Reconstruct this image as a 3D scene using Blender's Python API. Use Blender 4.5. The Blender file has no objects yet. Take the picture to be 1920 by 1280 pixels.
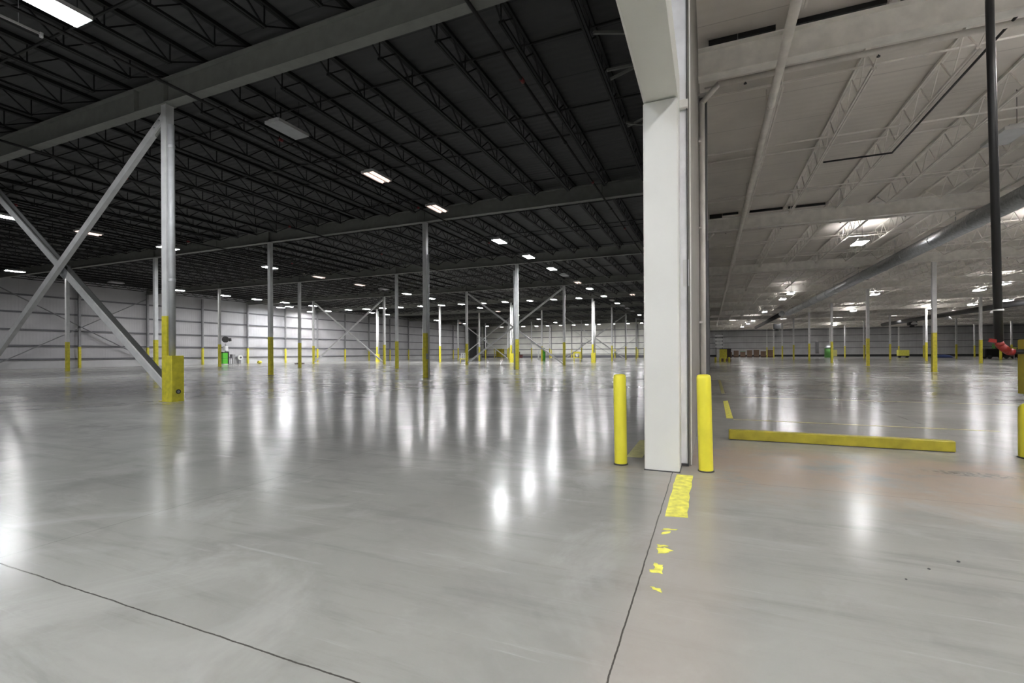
import bpy, math, random
from mathutils import Vector, Matrix
random.seed(7)
SC = bpy.context.scene
COL = SC.collection

# ------------------------------------------------------------------ helpers
class MB:
    """collects boxes, bars and tubes; build() links them as one mesh object"""
    def __init__(s): s.v = []; s.f = []; s.sm = []
    def add(s, vs, fs, smooth=False):
        o = len(s.v); s.v += [tuple(p) for p in vs]
        for f in fs: s.f.append(tuple(i + o for i in f)); s.sm.append(smooth)
    def box(s, x0, x1, y0, y1, z0, z1):
        vs = [(x, y, z) for z in (z0, z1) for y in (y0, y1) for x in (x0, x1)]
        s.add(vs, [(0,2,3,1),(4,5,7,6),(0,1,5,4),(2,6,7,3),(0,4,6,2),(1,3,7,5)])
        return s
    def bbox(s, x0, x1, y0, y1, z0, z1, b=0.01):
        """box with chamfered vertical and top edges"""
        def ring(z, e):
            return [(x0+e+b,y0+e,z),(x1-e-b,y0+e,z),(x1-e,y0+e+b,z),(x1-e,y1-e-b,z),(x1-e-b,y1-e,z),(x0+e+b,y1-e,z),(x0+e,y1-e-b,z),(x0+e,y0+e+b,z)]
        r = ring(z0,0)+ring(z1-b,0)+ring(z1,b*.7)
        fs = [tuple(range(7,-1,-1)), tuple(range(16,24))]
        for k in range(2):
            for i in range(8):
                j = (i+1) % 8
                fs.append((k*8+i,k*8+j,k*8+8+j,k*8+8+i))
        s.add(r, fs); return s
    def beam(s, p, q, w, h, up=(0,0,1)):
        p = Vector(p); q = Vector(q); d = (q-p).normalized(); up = Vector(up)
        if abs(d.dot(up)) > .99: up = Vector((0,1,0))
        a = d.cross(up).normalized(); b = a.cross(d).normalized()
        vs = []
        for c in (p, q):
            for sa, sb in ((-1,-1),(1,-1),(1,1),(-1,1)):
                vs.append(c + a*(sa*w/2) + b*(sb*h/2))
        s.add(vs, [(0,3,2,1),(4,5,6,7),(0,1,5,4),(1,2,6,5),(2,3,7,6),(3,0,4,7)])
        return s
    def tube(s, p, q, r, n=12, r2=None, cap=True):
        p = Vector(p); q = Vector(q); d = (q-p).normalized()
        up = Vector((0,0,1)) if abs(d.z) < .9 else Vector((0,1,0))
        a = d.cross(up).normalized(); b = a.cross(d).normalized()
        r2 = r if r2 is None else r2
        vs = []
        for c, rr in ((p,r),(q,r2)):
            for i in range(n):
                t = 2*math.pi*i/n
                vs.append(c + a*(math.cos(t)*rr) + b*(math.sin(t)*rr))
        s.add(vs, [(i,(i+1)%n,n+(i+1)%n,n+i) for i in range(n)], True)
        if cap:
            o = len(s.v)-2*n
            s.f.append(tuple(o+i for i in range(n-1,-1,-1))); s.sm.append(False)
            s.f.append(tuple(o+n+i for i in range(n))); s.sm.append(False)
        return s
    def lathe(s, c, prof, n=24):
        vs = []; c = Vector(c)
        for r, z in prof:
            for i in range(n):
                t = 2*math.pi*i/n; vs.append((c.x+r*math.cos(t), c.y+r*math.sin(t), c.z+z))
        fs = []
        for k in range(len(prof)-1):
            for i in range(n):
                j = (i+1) % n; fs.append((k*n+i,k*n+j,k*n+n+j,k*n+n+i))
        s.add(vs, fs, True)
        o = len(s.v)-len(vs)
        s.f.append(tuple(o+i for i in range(n-1,-1,-1))); s.sm.append(False)
        m = o+(len(prof)-1)*n
        s.f.append(tuple(m+i for i in range(n))); s.sm.append(False)
        return s
    def path(s, pts, r, n=10):
        """tube through points with ball joints at the bends"""
        for a, b in zip(pts, pts[1:]): s.tube(a, b, r, n)
        for c in pts[1:-1]:
            prof = [(r*math.cos(t), r*math.sin(t)) for t in [math.radians(x) for x in (-89,-60,-30,0,30,60,89)]]
            s.lathe(c, prof, n)
        return s
    def sheet(s, pts, z0, z1):
        n = len(pts)
        vs = [(x,y,z0) for x,y in pts]+[(x,y,z1) for x,y in pts]
        fs = [tuple(range(n-1,-1,-1)), tuple(range(n,2*n))]+[(i,(i+1)%n,n+(i+1)%n,n+i) for i in range(n)]
        s.add(vs, fs); return s
    def mesh(s, name, mat):
        me = bpy.data.meshes.new(name); me.from_pydata(s.v, [], s.f)
        me.polygons.foreach_set('use_smooth', s.sm)
        me.materials.append(mat); me.update(); return me
    def build(s, name, mat, parent=None):
        o = bpy.data.objects.new(name, s.mesh(name, mat)); COL.objects.link(o)
        if parent is not None: o.parent = parent
        return o

def tag(o, label=None, cat=None, group=None, kind=None):
    if label: o['label'] = label
    if cat: o['category'] = cat
    if group: o['group'] = group
    if kind: o['kind'] = kind
    return o
def empty(name, loc, label, cat, group=None, rz=0):
    o = bpy.data.objects.new(name, None); COL.objects.link(o)
    o.location = loc; o.rotation_euler = (0,0,rz); o.empty_display_size = .2
    return tag(o, label, cat, group)
def copy_tree(o, loc, label=None, group=None):
    r = o.copy(); COL.objects.link(r); r.location = loc
    for k in ('label','category','group'):
        if k in o: r[k] = o[k]
    if label: r['label'] = label
    if group: r['group'] = group
    for ch in list(o.children):
        c = ch.copy(); COL.objects.link(c); c.parent = r
        for g in list(ch.children):
            d = g.copy(); COL.objects.link(d); d.parent = c
    return r
def struct(mb, name, mat):
    return tag(mb.build(name, mat), kind='structure')
ORD = ['zeroth','first','second','third','fourth','fifth','sixth','seventh','eighth','ninth','tenth','eleventh','twelfth','thirteenth','fourteenth','fifteenth','sixteenth','seventeenth','eighteenth','nineteenth','twentieth'] + ['%dth' % k for k in range(21,31)] + ['31st','32nd','33rd'] + ['%dth' % k for k in range(34,41)] + ['41st','42nd','43rd']+['%dth' % k for k in range(44,51)]

# ------------------------------------------------------------------ materials
def mat(name, col, rough=.5, metal=0., var=.12, scale=3., bump=0., spec=.5, col2=None):
    m = bpy.data.materials.new(name); m.use_nodes = True
    nt = m.node_tree; b = nt.nodes['Principled BSDF']
    tc = nt.nodes.new('ShaderNodeTexCoord')
    n = nt.nodes.new('ShaderNodeTexNoise'); n.inputs['Scale'].default_value = scale; n.inputs['Detail'].default_value = 4
    nt.links.new(tc.outputs['Object'], n.inputs['Vector'])
    r = nt.nodes.new('ShaderNodeValToRGB')
    c2 = col2 or tuple(c*(1-var) for c in col)
    r.color_ramp.elements[0].position = .3; r.color_ramp.elements[1].position = .7
    r.color_ramp.elements[0].color = (*c2, 1); r.color_ramp.elements[1].color = (*[min(1, c*(1+var*.5)) for c in col], 1)
    nt.links.new(n.outputs['Fac'], r.inputs['Fac']); nt.links.new(r.outputs['Color'], b.inputs['Base Color'])
    b.inputs['Roughness'].default_value = rough; b.inputs['Metallic'].default_value = metal
    b.inputs['Specular IOR Level'].default_value = spec
    if bump:
        bp = nt.nodes.new('ShaderNodeBump'); bp.inputs['Strength'].default_value = bump; bp.inputs['Distance'].default_value = .02
        nt.links.new(n.outputs['Fac'], bp.inputs['Height']); nt.links.new(bp.outputs['Normal'], b.inputs['Normal'])
    return m
def emit(name, col, st):
    m = bpy.data.materials.new(name); m.use_nodes = True; nt = m.node_tree
    b = nt.nodes['Principled BSDF']; b.inputs['Base Color'].default_value = (.8,.8,.8,1)
    b.inputs['Emission Color'].default_value = (*col,1); b.inputs['Emission Strength'].default_value = st
    n = nt.nodes.new('ShaderNodeTexNoise'); n.inputs['Scale'].default_value = 4
    r = nt.nodes.new('ShaderNodeMapRange'); r.inputs['To Min'].default_value = .4; r.inputs['To Max'].default_value = .5
    nt.links.new(n.outputs['Fac'], r.inputs['Value']); nt.links.new(r.outputs['Result'], b.inputs['Roughness'])
    return m
def node(nt, t, **kw):
    n = nt.nodes.new(t)
    for k, v in kw.items():
        if k in ('operation','blend_type','data_type','interpolation_type','wave_type','bands_direction'): setattr(n, k, v)
    return n
def math_n(nt, op, a, b=None, clamp=False):
    n = nt.nodes.new('ShaderNodeMath'); n.operation = op; n.use_clamp = clamp
    for i, x in enumerate((a, b)):
        if x is None: continue
        if isinstance(x, (int, float)): n.inputs[i].default_value = x
        else: nt.links.new(x, n.inputs[i])
    return n.outputs[0]
def smooth(nt, x, lo, hi):
    n = nt.nodes.new('ShaderNodeMapRange'); n.interpolation_type = 'SMOOTHSTEP'
    nt.links.new(x, n.inputs['Value']); n.inputs['From Min'].default_value = lo; n.inputs['From Max'].default_value = hi
    return n.outputs['Result']
def noise(nt, vec, scale, detail=4, rough=.55, dist=0):
    n = nt.nodes.new('ShaderNodeTexNoise'); n.inputs['Scale'].default_value = scale; n.inputs['Detail'].default_value = detail
    n.inputs['Roughness'].default_value = rough; n.inputs['Distortion'].default_value = dist
    if vec is not None: nt.links.new(vec, n.inputs['Vector'])
    return n.outputs['Fac']
def mixc(nt, fac, a, b, mode='MIX'):
    n = nt.nodes.new('ShaderNodeMix'); n.data_type = 'RGBA'; n.blend_type = mode
    for i, x in ((0, fac), (6, a), (7, b)):
        if isinstance(x, (int, float)): n.inputs[i].default_value = x
        elif isinstance(x, tuple): n.inputs[i].default_value = (*x, 1)
        else: nt.links.new(x, n.inputs[i])
    return n.outputs[2]

def floor_material():
    m = bpy.data.materials.new('polished_concrete'); m.use_nodes = True; nt = m.node_tree
    b = nt.nodes['Principled BSDF']
    tc = nt.nodes.new('ShaderNodeTexCoord'); P = tc.outputs['Object']
    sp = nt.nodes.new('ShaderNodeSeparateXYZ'); nt.links.new(P, sp.inputs[0]); X, Y = sp.outputs[0], sp.outputs[1]
    mp = nt.nodes.new('ShaderNodeMapping'); nt.links.new(P, mp.inputs[0]); mp.inputs['Scale'].default_value = (.25, 1.2, 1); mp.inputs['Rotation'].default_value = (0,0,.35)
    big = noise(nt, P, .22, 5, .6, .6); mid = noise(nt, P, 1.3, 6, .65, .4); fine = noise(nt, P, 22, 4, .6); streak = noise(nt, mp.outputs[0], 1.0, 6, .6, .8)
    r = nt.nodes.new('ShaderNodeValToRGB'); nt.links.new(big, r.inputs[0])
    r.color_ramp.elements[0].position = .32; r.color_ramp.elements[0].color = (.26,.257,.243,1)
    r.color_ramp.elements[1].position = .68; r.color_ramp.elements[1].color = (.335,.332,.314,1)
    c = r.outputs[0]
    c = mixc(nt, math_n(nt, 'MULTIPLY', smooth(nt, mid, .46, .70), .55), c, (.24,.235,.225))
    c = mixc(nt, math_n(nt, 'MULTIPLY', smooth(nt, streak, .55, .75), .30), c, (.45,.445,.425))
    c = mixc(nt, math_n(nt, 'MULTIPLY', smooth(nt, fine, .55, .8), .10), c, (.2,.19,.18))
    def scratch(rot, sx, sy, lo, hi):
        mq = nt.nodes.new('ShaderNodeMapping'); nt.links.new(P, mq.inputs[0]); mq.inputs['Scale'].default_value = (sx, sy, 1); mq.inputs['Rotation'].default_value = (0,0,rot)
        return smooth(nt, noise(nt, mq.outputs[0], 1.0, 8, .7, .3), lo, hi)
    s1, s2, s3 = scratch(.5, .5, 9, .56, .72), scratch(-.75, .6, 7, .58, .74), scratch(.15, .35, 3.2, .5, .72)
    patch = smooth(nt, mid, .36, .6)
    c = mixc(nt, math_n(nt, 'MULTIPLY', math_n(nt, 'MULTIPLY', s1, patch), .55), c, (.45,.45,.435))
    c = mixc(nt, math_n(nt, 'MULTIPLY', s2, .5), c, (.22,.215,.20))
    c = mixc(nt, math_n(nt, 'MULTIPLY', s3, .58), c, (.21,.21,.20))
    c = mixc(nt, math_n(nt, 'MULTIPLY', smooth(nt, noise(nt, P, .55, 6, .7, 1.0), .50, .68), .5), c, (.41,.407,.39))
    # brown dust trodden in by the doorway (a patch with its own outline)
    wob = math_n(nt, 'MULTIPLY', math_n(nt, 'SUBTRACT', mid, .5), 2.4)
    dy = math_n(nt, 'ABSOLUTE', math_n(nt, 'SUBTRACT', math_n(nt, 'ADD', Y, wob), 7.0))
    dx = math_n(nt, 'ABSOLUTE', math_n(nt, 'SUBTRACT', math_n(nt, 'ADD', X, wob), 1.9))
    dust = math_n(nt, 'MULTIPLY', math_n(nt, 'SUBTRACT', 1.0, smooth(nt, dy, .5, 2.0)), math_n(nt, 'SUBTRACT', 1.0, smooth(nt, dx, 1.6, 3.6)))
    c = mixc(nt, math_n(nt, 'MULTIPLY', math_n(nt, 'MULTIPLY', dust, smooth(nt, noise(nt, P, .9, 6, .7), .32, .55)), .85), c, (.36,.285,.23))
    # dust along the threshold joint
    dj = math_n(nt, 'ABSOLUTE', math_n(nt, 'ADD', math_n(nt, 'ADD', X, .2), math_n(nt, 'MULTIPLY', wob, .12)))
    strip = math_n(nt, 'MULTIPLY', math_n(nt, 'SUBTRACT', 1.0, smooth(nt, dj, .12, .5)), math_n(nt, 'LESS_THAN', Y, 7.2))
    c = mixc(nt, math_n(nt, 'MULTIPLY', strip, .35), c, (.40,.34,.30))
    # curved tyre track
    q = nt.nodes.new('ShaderNodeVectorMath'); q.operation = 'DISTANCE'; nt.links.new(P, q.inputs[0]); q.inputs[1].default_value = (-4.9, 4.6, 0)
    tr = math_n(nt, 'ABSOLUTE', math_n(nt, 'SUBTRACT', q.outputs['Value'], 2.35))
    track = math_n(nt, 'MULTIPLY', math_n(nt, 'SUBTRACT', 1.0, smooth(nt, tr, .05, .16)), smooth(nt, streak, .42, .6))
    c = mixc(nt, math_n(nt, 'MULTIPLY', track, .45), c, (.22,.215,.2))
    # scuff
    q2 = nt.nodes.new('ShaderNodeVectorMath'); q2.operation = 'MULTIPLY'; nt.links.new(P, q2.inputs[0]); q2.inputs[1].default_value = (1, 3.2, 1)
    q3 = nt.nodes.new('ShaderNodeVectorMath'); q3.operation = 'DISTANCE'; nt.links.new(q2.outputs[0], q3.inputs[0]); q3.inputs[1].default_value = (2.95, 7.45*3.2, 0)
    scuff = math_n(nt, 'MULTIPLY', math_n(nt, 'SUBTRACT', 1.0, smooth(nt, q3.outputs['Value'], .15, .65)), smooth(nt, noise(nt, P, 14, 3), .42, .6))
    c = mixc(nt, math_n(nt, 'MULTIPLY', scuff, .7), c, (.12,.11,.1))
    # saw-cut joints
    wv = math_n(nt, 'MULTIPLY', math_n(nt, 'SUBTRACT', noise(nt, P, 2.2, 6, .7), .5), .035)
    def line(coord, at, w):
        return math_n(nt, 'LESS_THAN', math_n(nt, 'ABSOLUTE', math_n(nt, 'SUBTRACT', math_n(nt, 'ADD', coord, wv), at)), w)
    strong = math_n(nt, 'MULTIPLY', line(X, -.44, .0045), math_n(nt, 'LESS_THAN', Y, 6.2))
    strong = math_n(nt, 'MAXIMUM', strong, math_n(nt, 'MULTIPLY', line(Y, 1.71, .0045), math_n(nt, 'LESS_THAN', X, -.46)))
    def grid(coord, off, per, w):
        f = math_n(nt, 'FRACT', math_n(nt, 'DIVIDE', math_n(nt, 'SUBTRACT', coord, off), per))
        d = math_n(nt, 'MULTIPLY', math_n(nt, 'MINIMUM', f, math_n(nt, 'SUBTRACT', 1.0, f)), per)
        return math_n(nt, 'LESS_THAN', d, w)
    faint = math_n(nt, 'MAXIMUM', grid(X, -.44, 4.43, .005), grid(Y, 1.71, 4.3, .005))
    c = mixc(nt, math_n(nt, 'MULTIPLY', faint, .4), c, (.12,.115,.11))
    c = mixc(nt, math_n(nt, 'MULTIPLY', strong, .85), c, (.045,.04,.035))
    nt.links.new(c, b.inputs['Base Color'])
    ro = nt.nodes.new('ShaderNodeMapRange'); nt.links.new(math_n(nt, 'ADD', math_n(nt, 'MULTIPLY', big, .6), math_n(nt, 'MULTIPLY', streak, .4)), ro.inputs['Value'])
    ro.inputs['From Min'].default_value = .3; ro.inputs['From Max'].default_value = .7
    ro.inputs['To Min'].default_value = FLOOR_R[0]; ro.inputs['To Max'].default_value = FLOOR_R[1]
    rr = math_n(nt, 'MINIMUM', math_n(nt, 'ADD', ro.outputs[0], math_n(nt, 'MULTIPLY', dust, .08)), .265)
    nt.links.new(rr, b.inputs['Roughness'])
    b.inputs['Specular IOR Level'].default_value = .12
    bp = nt.nodes.new('ShaderNodeBump'); bp.inputs['Strength'].default_value = .04; bp.inputs['Distance'].default_value = .02
    hh = math_n(nt, 'ADD', math_n(nt, 'ADD', math_n(nt, 'MULTIPLY', noise(nt, P, 1.8, 3), .7), math_n(nt, 'MULTIPLY', noise(nt, P, 7.0, 2), .30)), math_n(nt, 'MULTIPLY', strong, -1.0))
    nt.links.new(hh, bp.inputs['Height']); nt.links.new(bp.outputs['Normal'], b.inputs['Normal'])
    return m

def ribbed(name, col, axis, per, rough=.6, depth=.25, seam=None):
    """painted metal sheet with ribs running across `axis`, optional panel seams"""
    m = mat(name, col, rough, 0, .12, .5); nt = m.node_tree; b = nt.nodes['Principled BSDF']
    tc = nt.nodes.new('ShaderNodeTexCoord'); sp = nt.nodes.new('ShaderNodeSeparateXYZ'); nt.links.new(tc.outputs['Object'], sp.inputs[0])
    k = sp.outputs['XYZ'.index(axis)]
    w = math_n(nt, 'SINE', math_n(nt, 'MULTIPLY', k, 2*math.pi/per))
    bp = nt.nodes.new('ShaderNodeBump'); bp.inputs['Strength'].default_value = depth; bp.inputs['Distance'].default_value = .03
    nt.links.new(w, bp.inputs['Height']); nt.links.new(bp.outputs['Normal'], b.inputs['Normal'])
    if seam:
        ax2, p2, wd, dark = seam
        k2 = sp.outputs['XYZ'.index(ax2)]
        f = math_n(nt, 'FRACT', math_n(nt, 'DIVIDE', k2, p2))
        s = math_n(nt, 'LESS_THAN', f, wd/p2)
        src = b.inputs['Base Color'].links[0].from_socket
        nt.links.new(mixc(nt, math_n(nt, 'MULTIPLY', s, dark), src, tuple(c*.25 for c in col)), b.inputs['Base Color'])
    return m

FLOOR_R = (.14, .24)
M = dict(
    floor=floor_material(),
    deck_dark=ribbed('dark_roof_deck', (.082,.083,.084), 'Y', .3, .7, .4, ('Y', 1.87, .05, .5)),
    deck_white=ribbed('white_roof_deck', (.78,.735,.685), 'Y', .3, .7, .06, ('Y', 1.93, .03, .3)),
    joist_dark=mat('dark_joist_paint', (.012,.012,.012), .6),
    joist_white=mat('white_joist_paint', (.88,.84,.79), .6),
    girder_dark=mat('grey_girder_paint', (.26,.265,.245), .6),
    girder_white=mat('white_girder_paint', (.90,.875,.83), .55),
    column=mat('light_grey_column_paint', (.74,.74,.74), .4),
    yellow=mat('yellow_safety_paint', (.74,.66,.06), .38, 0, .2, 6),
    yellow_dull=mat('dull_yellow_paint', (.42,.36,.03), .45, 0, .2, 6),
    yellow_line=mat('yellow_floor_paint', (.88,.83,.13), .45, 0, .3, 14),
    yellow_faint=mat('faded_yellow_floor_paint', (.46,.43,.15), .35, 0, .35, 10),
    bollard=mat('yellow_bollard_sleeve', (.86,.78,.06), .4, 0, .08, 3),
    box_white=mat('white_enamel_sheet', (.76,.76,.73), .35, 0, .05, 1.2),
    jamb_grey=mat('grey_jamb_paint', (.88,.88,.91), .45),
    header_paint=mat('cream_white_enamel', (.72,.72,.66), .4, 0, .05, 1.2),
    edge_white=mat('white_trim_paint', (.75,.74,.70), .4),
    wall_left=ribbed('white_liner_panel', (.52,.515,.535), 'Y', .3, .5, .08, ('Y', 2.7, .03, .15)),
    wall_far=ribbed('cream_liner_panel', (.76,.76,.71), 'X', .3, .5, .08, ('X', 2.7, .03, .15)),
    wall_div=mat('tan_grey_wall_paint', (.27,.255,.225), .6),
    wall_grey=ribbed('grey_liner_panel', (.58,.58,.59), 'X', .3, .5, .3, ('X', .9, .02, .3)),
    girt=mat('grey_girt_steel', (.15,.15,.165), .5),
    wall_column=mat('grey_wall_column', (.30,.30,.31), .5),
    galv=mat('galvanised_steel', (.50,.52,.54), .35, .85, .25, 8),
    pipe_grey=mat('grey_drain_pipe', (.55,.56,.57), .35),
    pipe_white=mat('white_pipe_paint', (.84,.80,.75), .5),
    pipe_dark=mat('dark_sprinkler_pipe', (.014,.012,.012), .5),
    black=mat('black_paint', (.012,.012,.013), .4),
    dark_grey=mat('dark_grey_steel', (.05,.05,.052), .5),
    brace_shadow=mat('shaded_brace_web', (.09,.09,.085), .5),
    red=mat('red_paint', (.24,.018,.015), .4),
    red_dull=mat('dull_red_coupling', (.22,.02,.025), .5),
    housing=mat('white_fixture_housing', (.65,.65,.65), .4),
    lens_off=mat('unlit_fixture_lens', (.55,.56,.58), .3),
    green=mat('bright_green_paint', (.10,.52,.035), .45),
    green_dull=mat('dark_green_paint', (.08,.25,.05), .5),
    white=mat('white_paint', (.75,.75,.75), .5),
    brown=mat('brown_cardboard', (.20,.13,.09), .7),
    brown_dark=mat('dark_brown_crate', (.05,.03,.025), .7),
    blue=mat('blue_tarp', (.04,.07,.22), .6),
    maroon=mat('maroon_crate', (.10,.03,.03), .6),
    lamp_on=emit('lit_cool_white_lens', (.955,.98,1), 86),
    lamp_warm=emit('lit_warm_white_lens', (.985,.975,.975), 85),
    lamp_near_left=emit('bright_lens_near_left', (.955,.98,1), 78),
    lamp_near_right=emit('bright_lens_near_right', (.985,.98,.985), 112),
    lamp_side=emit('added_side_lamp_lens', (.985,.975,.985), 72),
    lamp_right=emit('lit_white_lens_white_hall', (.985,.975,.985), 48),
    uplight=emit('lit_uplight_slot', (1,.97,.95), 32),
    uplight_strong=emit('boosted_uplight_slot', (1,.97,.95), 130),  # boosted on the added unseen lamps to lift the white ceiling
    tube_on=emit('lit_pink_white_tube', (1,.72,.62), .66),
    dusk=mat('dark_door_curtain', (.035,.036,.038), .7),
)

# ------------------------------------------------------------------ grid
GX0, GDX, GY0, GDY, GZ = -16.19, 13.237, 9.83, 14.98, 9.60     # dark hall: columns and girders
JX = GDX/7                                                     # joist spacing
RY0, RDY, RX, RDX, RZ = 12.0, 15.45, 14.8, 15.05, 7.92          # white hall
RJ = 1.88
WL, WF, WR, WB, RF = -70.5, 141.5, 80.0, -22.0, 168.0          # wall planes
DECK_L, DECK_R = 10.56, 8.90

STRUTS = [((-2.8,12.3,9.92),(-.82,13.9,10.4)),((-2.8,14.1,9.92),(-.82,15.0,10.4)),((-2.8,14.6,9.92),(-.82,14.5,10.4)),((-2.8,17.6,9.92),(-.82,20.0,10.4)),((-2.8,17.9,9.92),(-.82,17.6,10.4))]

# ------------------------------------------------------------------ shell
f = MB(); f.box(WL-.3, WR+.3, WB-.3, RF+.3, -.2, 0); struct(f, 'floor', M['floor'])
c = MB(); c.box(WL-.3, -.8, WB-.3, WF+.3, DECK_L, DECK_L+.15); struct(c, 'ceiling', M['deck_dark'])
c = MB(); c.box(-.24, WR+.3, WB-.3, RF+.3, DECK_R, DECK_R+.15); struct(c, 'ceiling', M['deck_white'])
w = MB(); w.box(WL-.3, WL, WB, WF, 0, DECK_L); struct(w, 'wall_left', M['wall_left'])
w = MB(); w.box(WL-.3, -.5, WF, WF+.3, 0, DECK_L); struct(w, 'wall_far', M['wall_far'])
w = MB(); w.box(-.5, WR+.3, RF, RF+.3, 0, DECK_R+.1); struct(w, 'wall_end', M['wall_grey'])
w = MB(); w.box(WR, WR+.3, WB, RF, 0, DECK_R); struct(w, 'wall_right', M['wall_grey'])
w = MB(); w.box(WL-.3, WR+.3, WB-.3, WB, 0, DECK_L); struct(w, 'wall_back', M['wall_grey'])
w = MB(); w.box(-.80, -.24, 6.66, RF, 0, DECK_L+.1)
struct(w, 'wall_divider', M['wall_div'])
# the divider carries on above the opening behind the camera
w = MB(); w.box(-.80, -.24, WB, 1.0, 5.17, DECK_L+.1); struct(w, 'wall_above', M['wall_div'])
w = MB(); w.box(-.243, -.226, 6.63, 6.66, 0.02, DECK_R); struct(w, 'trim_1', M['edge_white'])
# lower liner band and girts on the outer walls
b = MB(); b.box(WL, WL+.03, WB, WF, 0, 1.07); struct(b, 'baseboard_left', M['wall_grey'])
b = MB(); b.box(WL+.03, -.8, WF-.03, WF, 0, .75); struct(b, 'baseboard_far', M['girt'])
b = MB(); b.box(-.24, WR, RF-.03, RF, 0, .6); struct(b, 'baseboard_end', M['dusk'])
n = 2
for k, z in enumerate((1.07, 2.6, 4.4, 6.35, 8.26)):
    t = MB(); t.box(WL, WL+.20, WB, WF, z-.09, z+.09); struct(t, 'trim_%d' % n, M['girt']); n += 1
    t = MB(); t.box(WL+.2, -.8, WF-.16, WF, z-.08, z+.08); struct(t, 'trim_%d' % n, M['girt']); n += 1
    if k: 
        t = MB(); t.box(-.24, WR, RF-.2, RF, z-.07, z+.07); struct(t, 'trim_%d' % n, M['girt']); n += 1

# dark full-height door curtain in the left wall near the far corner
d = empty('sliding_door', (WL+.22, 134.8, 0), 'tall dark curtain door in the white left wall near the far corner', 'door')
MB().box(0, .06, -2.6, 2.6, .02, 9.2).build('curtain', M['dusk'], d)
MB().box(0, .12, 2.6, 2.8, 0, 9.3).build('frame_post', M['wall_column'], d)
MB().box(0, .12, -2.8, -2.6, 0, 9.3).build('frame_post', M['wall_column'], d)
MB().box(0, .12, -2.8, 2.8, 9.2, 9.4).build('door_head', M['wall_column'], d)

# ------------------------------------------------------------------ wall columns
def wall_column(x, y, dirx, diry, zt, label, group, thin=False):
    o = empty('wall_column', (x, y, 0), label, 'column', group)
    a = MB(); g = MB()
    for mb, z0, z1 in ((g, 0, 2.5), (a, 2.5, zt)):
        if dirx:
            mb.box(-.03, -.01, -.12, .12, z0, z1); mb.box(.18, .20, -.12, .12, z0, z1); mb.box(-.01, .18, -.012, .012, z0, z1)
        else:
            mb.box(-.12, .12, .01, .03, z0, z1); mb.box(-.12, .12, -.20, -.18, z0, z1); mb.box(-.012, .012, -.18, .01, z0, z1)
    a.build('shaft', M['wall_column'], o); g.build('yellow_base', M['yellow'], o)
    return o
for k, j in enumerate(range(2, 18)):
    y = GY0 + 7.49*j + 7.49
    if y > WF-6: break
    wall_column(WL+.26, y, 1, 0, 9.8, '%s grey yellow based column along the left wall from its near end' % ORD[k+1], 'columns along the white left wall')
for k in range(9):
    x = GX0 + 6.6185*1.5 - 6.6185*k
    wall_column(x, WF-.2, 0, 1, 9.8, '%s yellow based column along the cream far wall from its right end' % ORD[k+1], 'columns along the cream far wall')
def wall_brace(name, p, q, label, m='girt', w=.16):
    o = MB(); o.beam(p, q, w, .06); return tag(o.build(name, M[m]), label, 'brace')
wb = 'wall_brace'
wall_brace(wb, (WL+.6, 25.0, 9.0), (WL+.6, 39.4, 1.0), 'grey diagonal falling to the right across the left wall behind the near steel X brace', 'wall_column', .28)
wall_brace(wb, (WL+.7, 25.0, .6), (WL+.7, 39.4, 8.9), 'grey diagonal rising to the right across the left wall behind the near steel X brace', 'wall_column', .28)
wall_brace(wb, (-39.5, WF-.5, 8.8), (-27.0, WF-.5, .7), 'thin grey diagonal falling to the right across the cream far wall', 'wall_column')
wall_brace(wb, (-19.0, WF-.6, 6.5), (-27.3, WF-.6, .7), 'thin grey diagonal rising to the right across the cream far wall', 'wall_column')

# ------------------------------------------------------------------ roof steel, dark hall
def girder_mesh(L, z0, h, fw, tf, tw, m, name):
    a = MB(); a.box(0, L, -fw/2, fw/2, z0, z0+tf); a.box(0, L, -fw/2, fw/2, z0+h-tf, z0+h); a.box(0, L, -tw/2, tw/2, z0+tf, z0+h-tf)
    return a
def girder(x0, x1, y, z0, h, fw, m, label, group, stiff):
    o = empty('roof_girder', (x0, y, z0), label, 'girder', group)
    L = x1-x0; tf = .03
    MB().box(0, L, -fw/2, fw/2, 0, tf).build('bottom_flange', m, o)
    MB().box(0, L, -fw/2, fw/2, h-tf, h).build('top_flange', m, o)
    MB().box(0, L, -.01, .01, tf, h-tf).build('web', m, o)
    for sx in stiff:
        for sy in (-1, 1):
            a = MB(); a.box(sx-x0-.012, sx-x0+.012, min(sy*.01, sy*fw*.45), max(sy*.01, sy*fw*.45), tf, h-tf); a.build('stiffener', m, o)
    return o
GH = .80
for j in range(-2, 9):
    y = GY0 + GDY*j
    lab = ('%s dark grey steel girder across the dark hall, counted from the camera' % ORD[j+1]) if j >= 0 else '%s dark grey steel girder overhead behind the camera' % ORD[-j]
    st = [GX0-GDX*i for i in range(0, 4)] + ([GX0-1.55] if j == 0 else [])
    girder(WL+.1, -.82, y, GZ, GH, .34, M['girder_dark'], lab, 'girders of the dark hall', st if 0 <= j < 4 else [])

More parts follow.
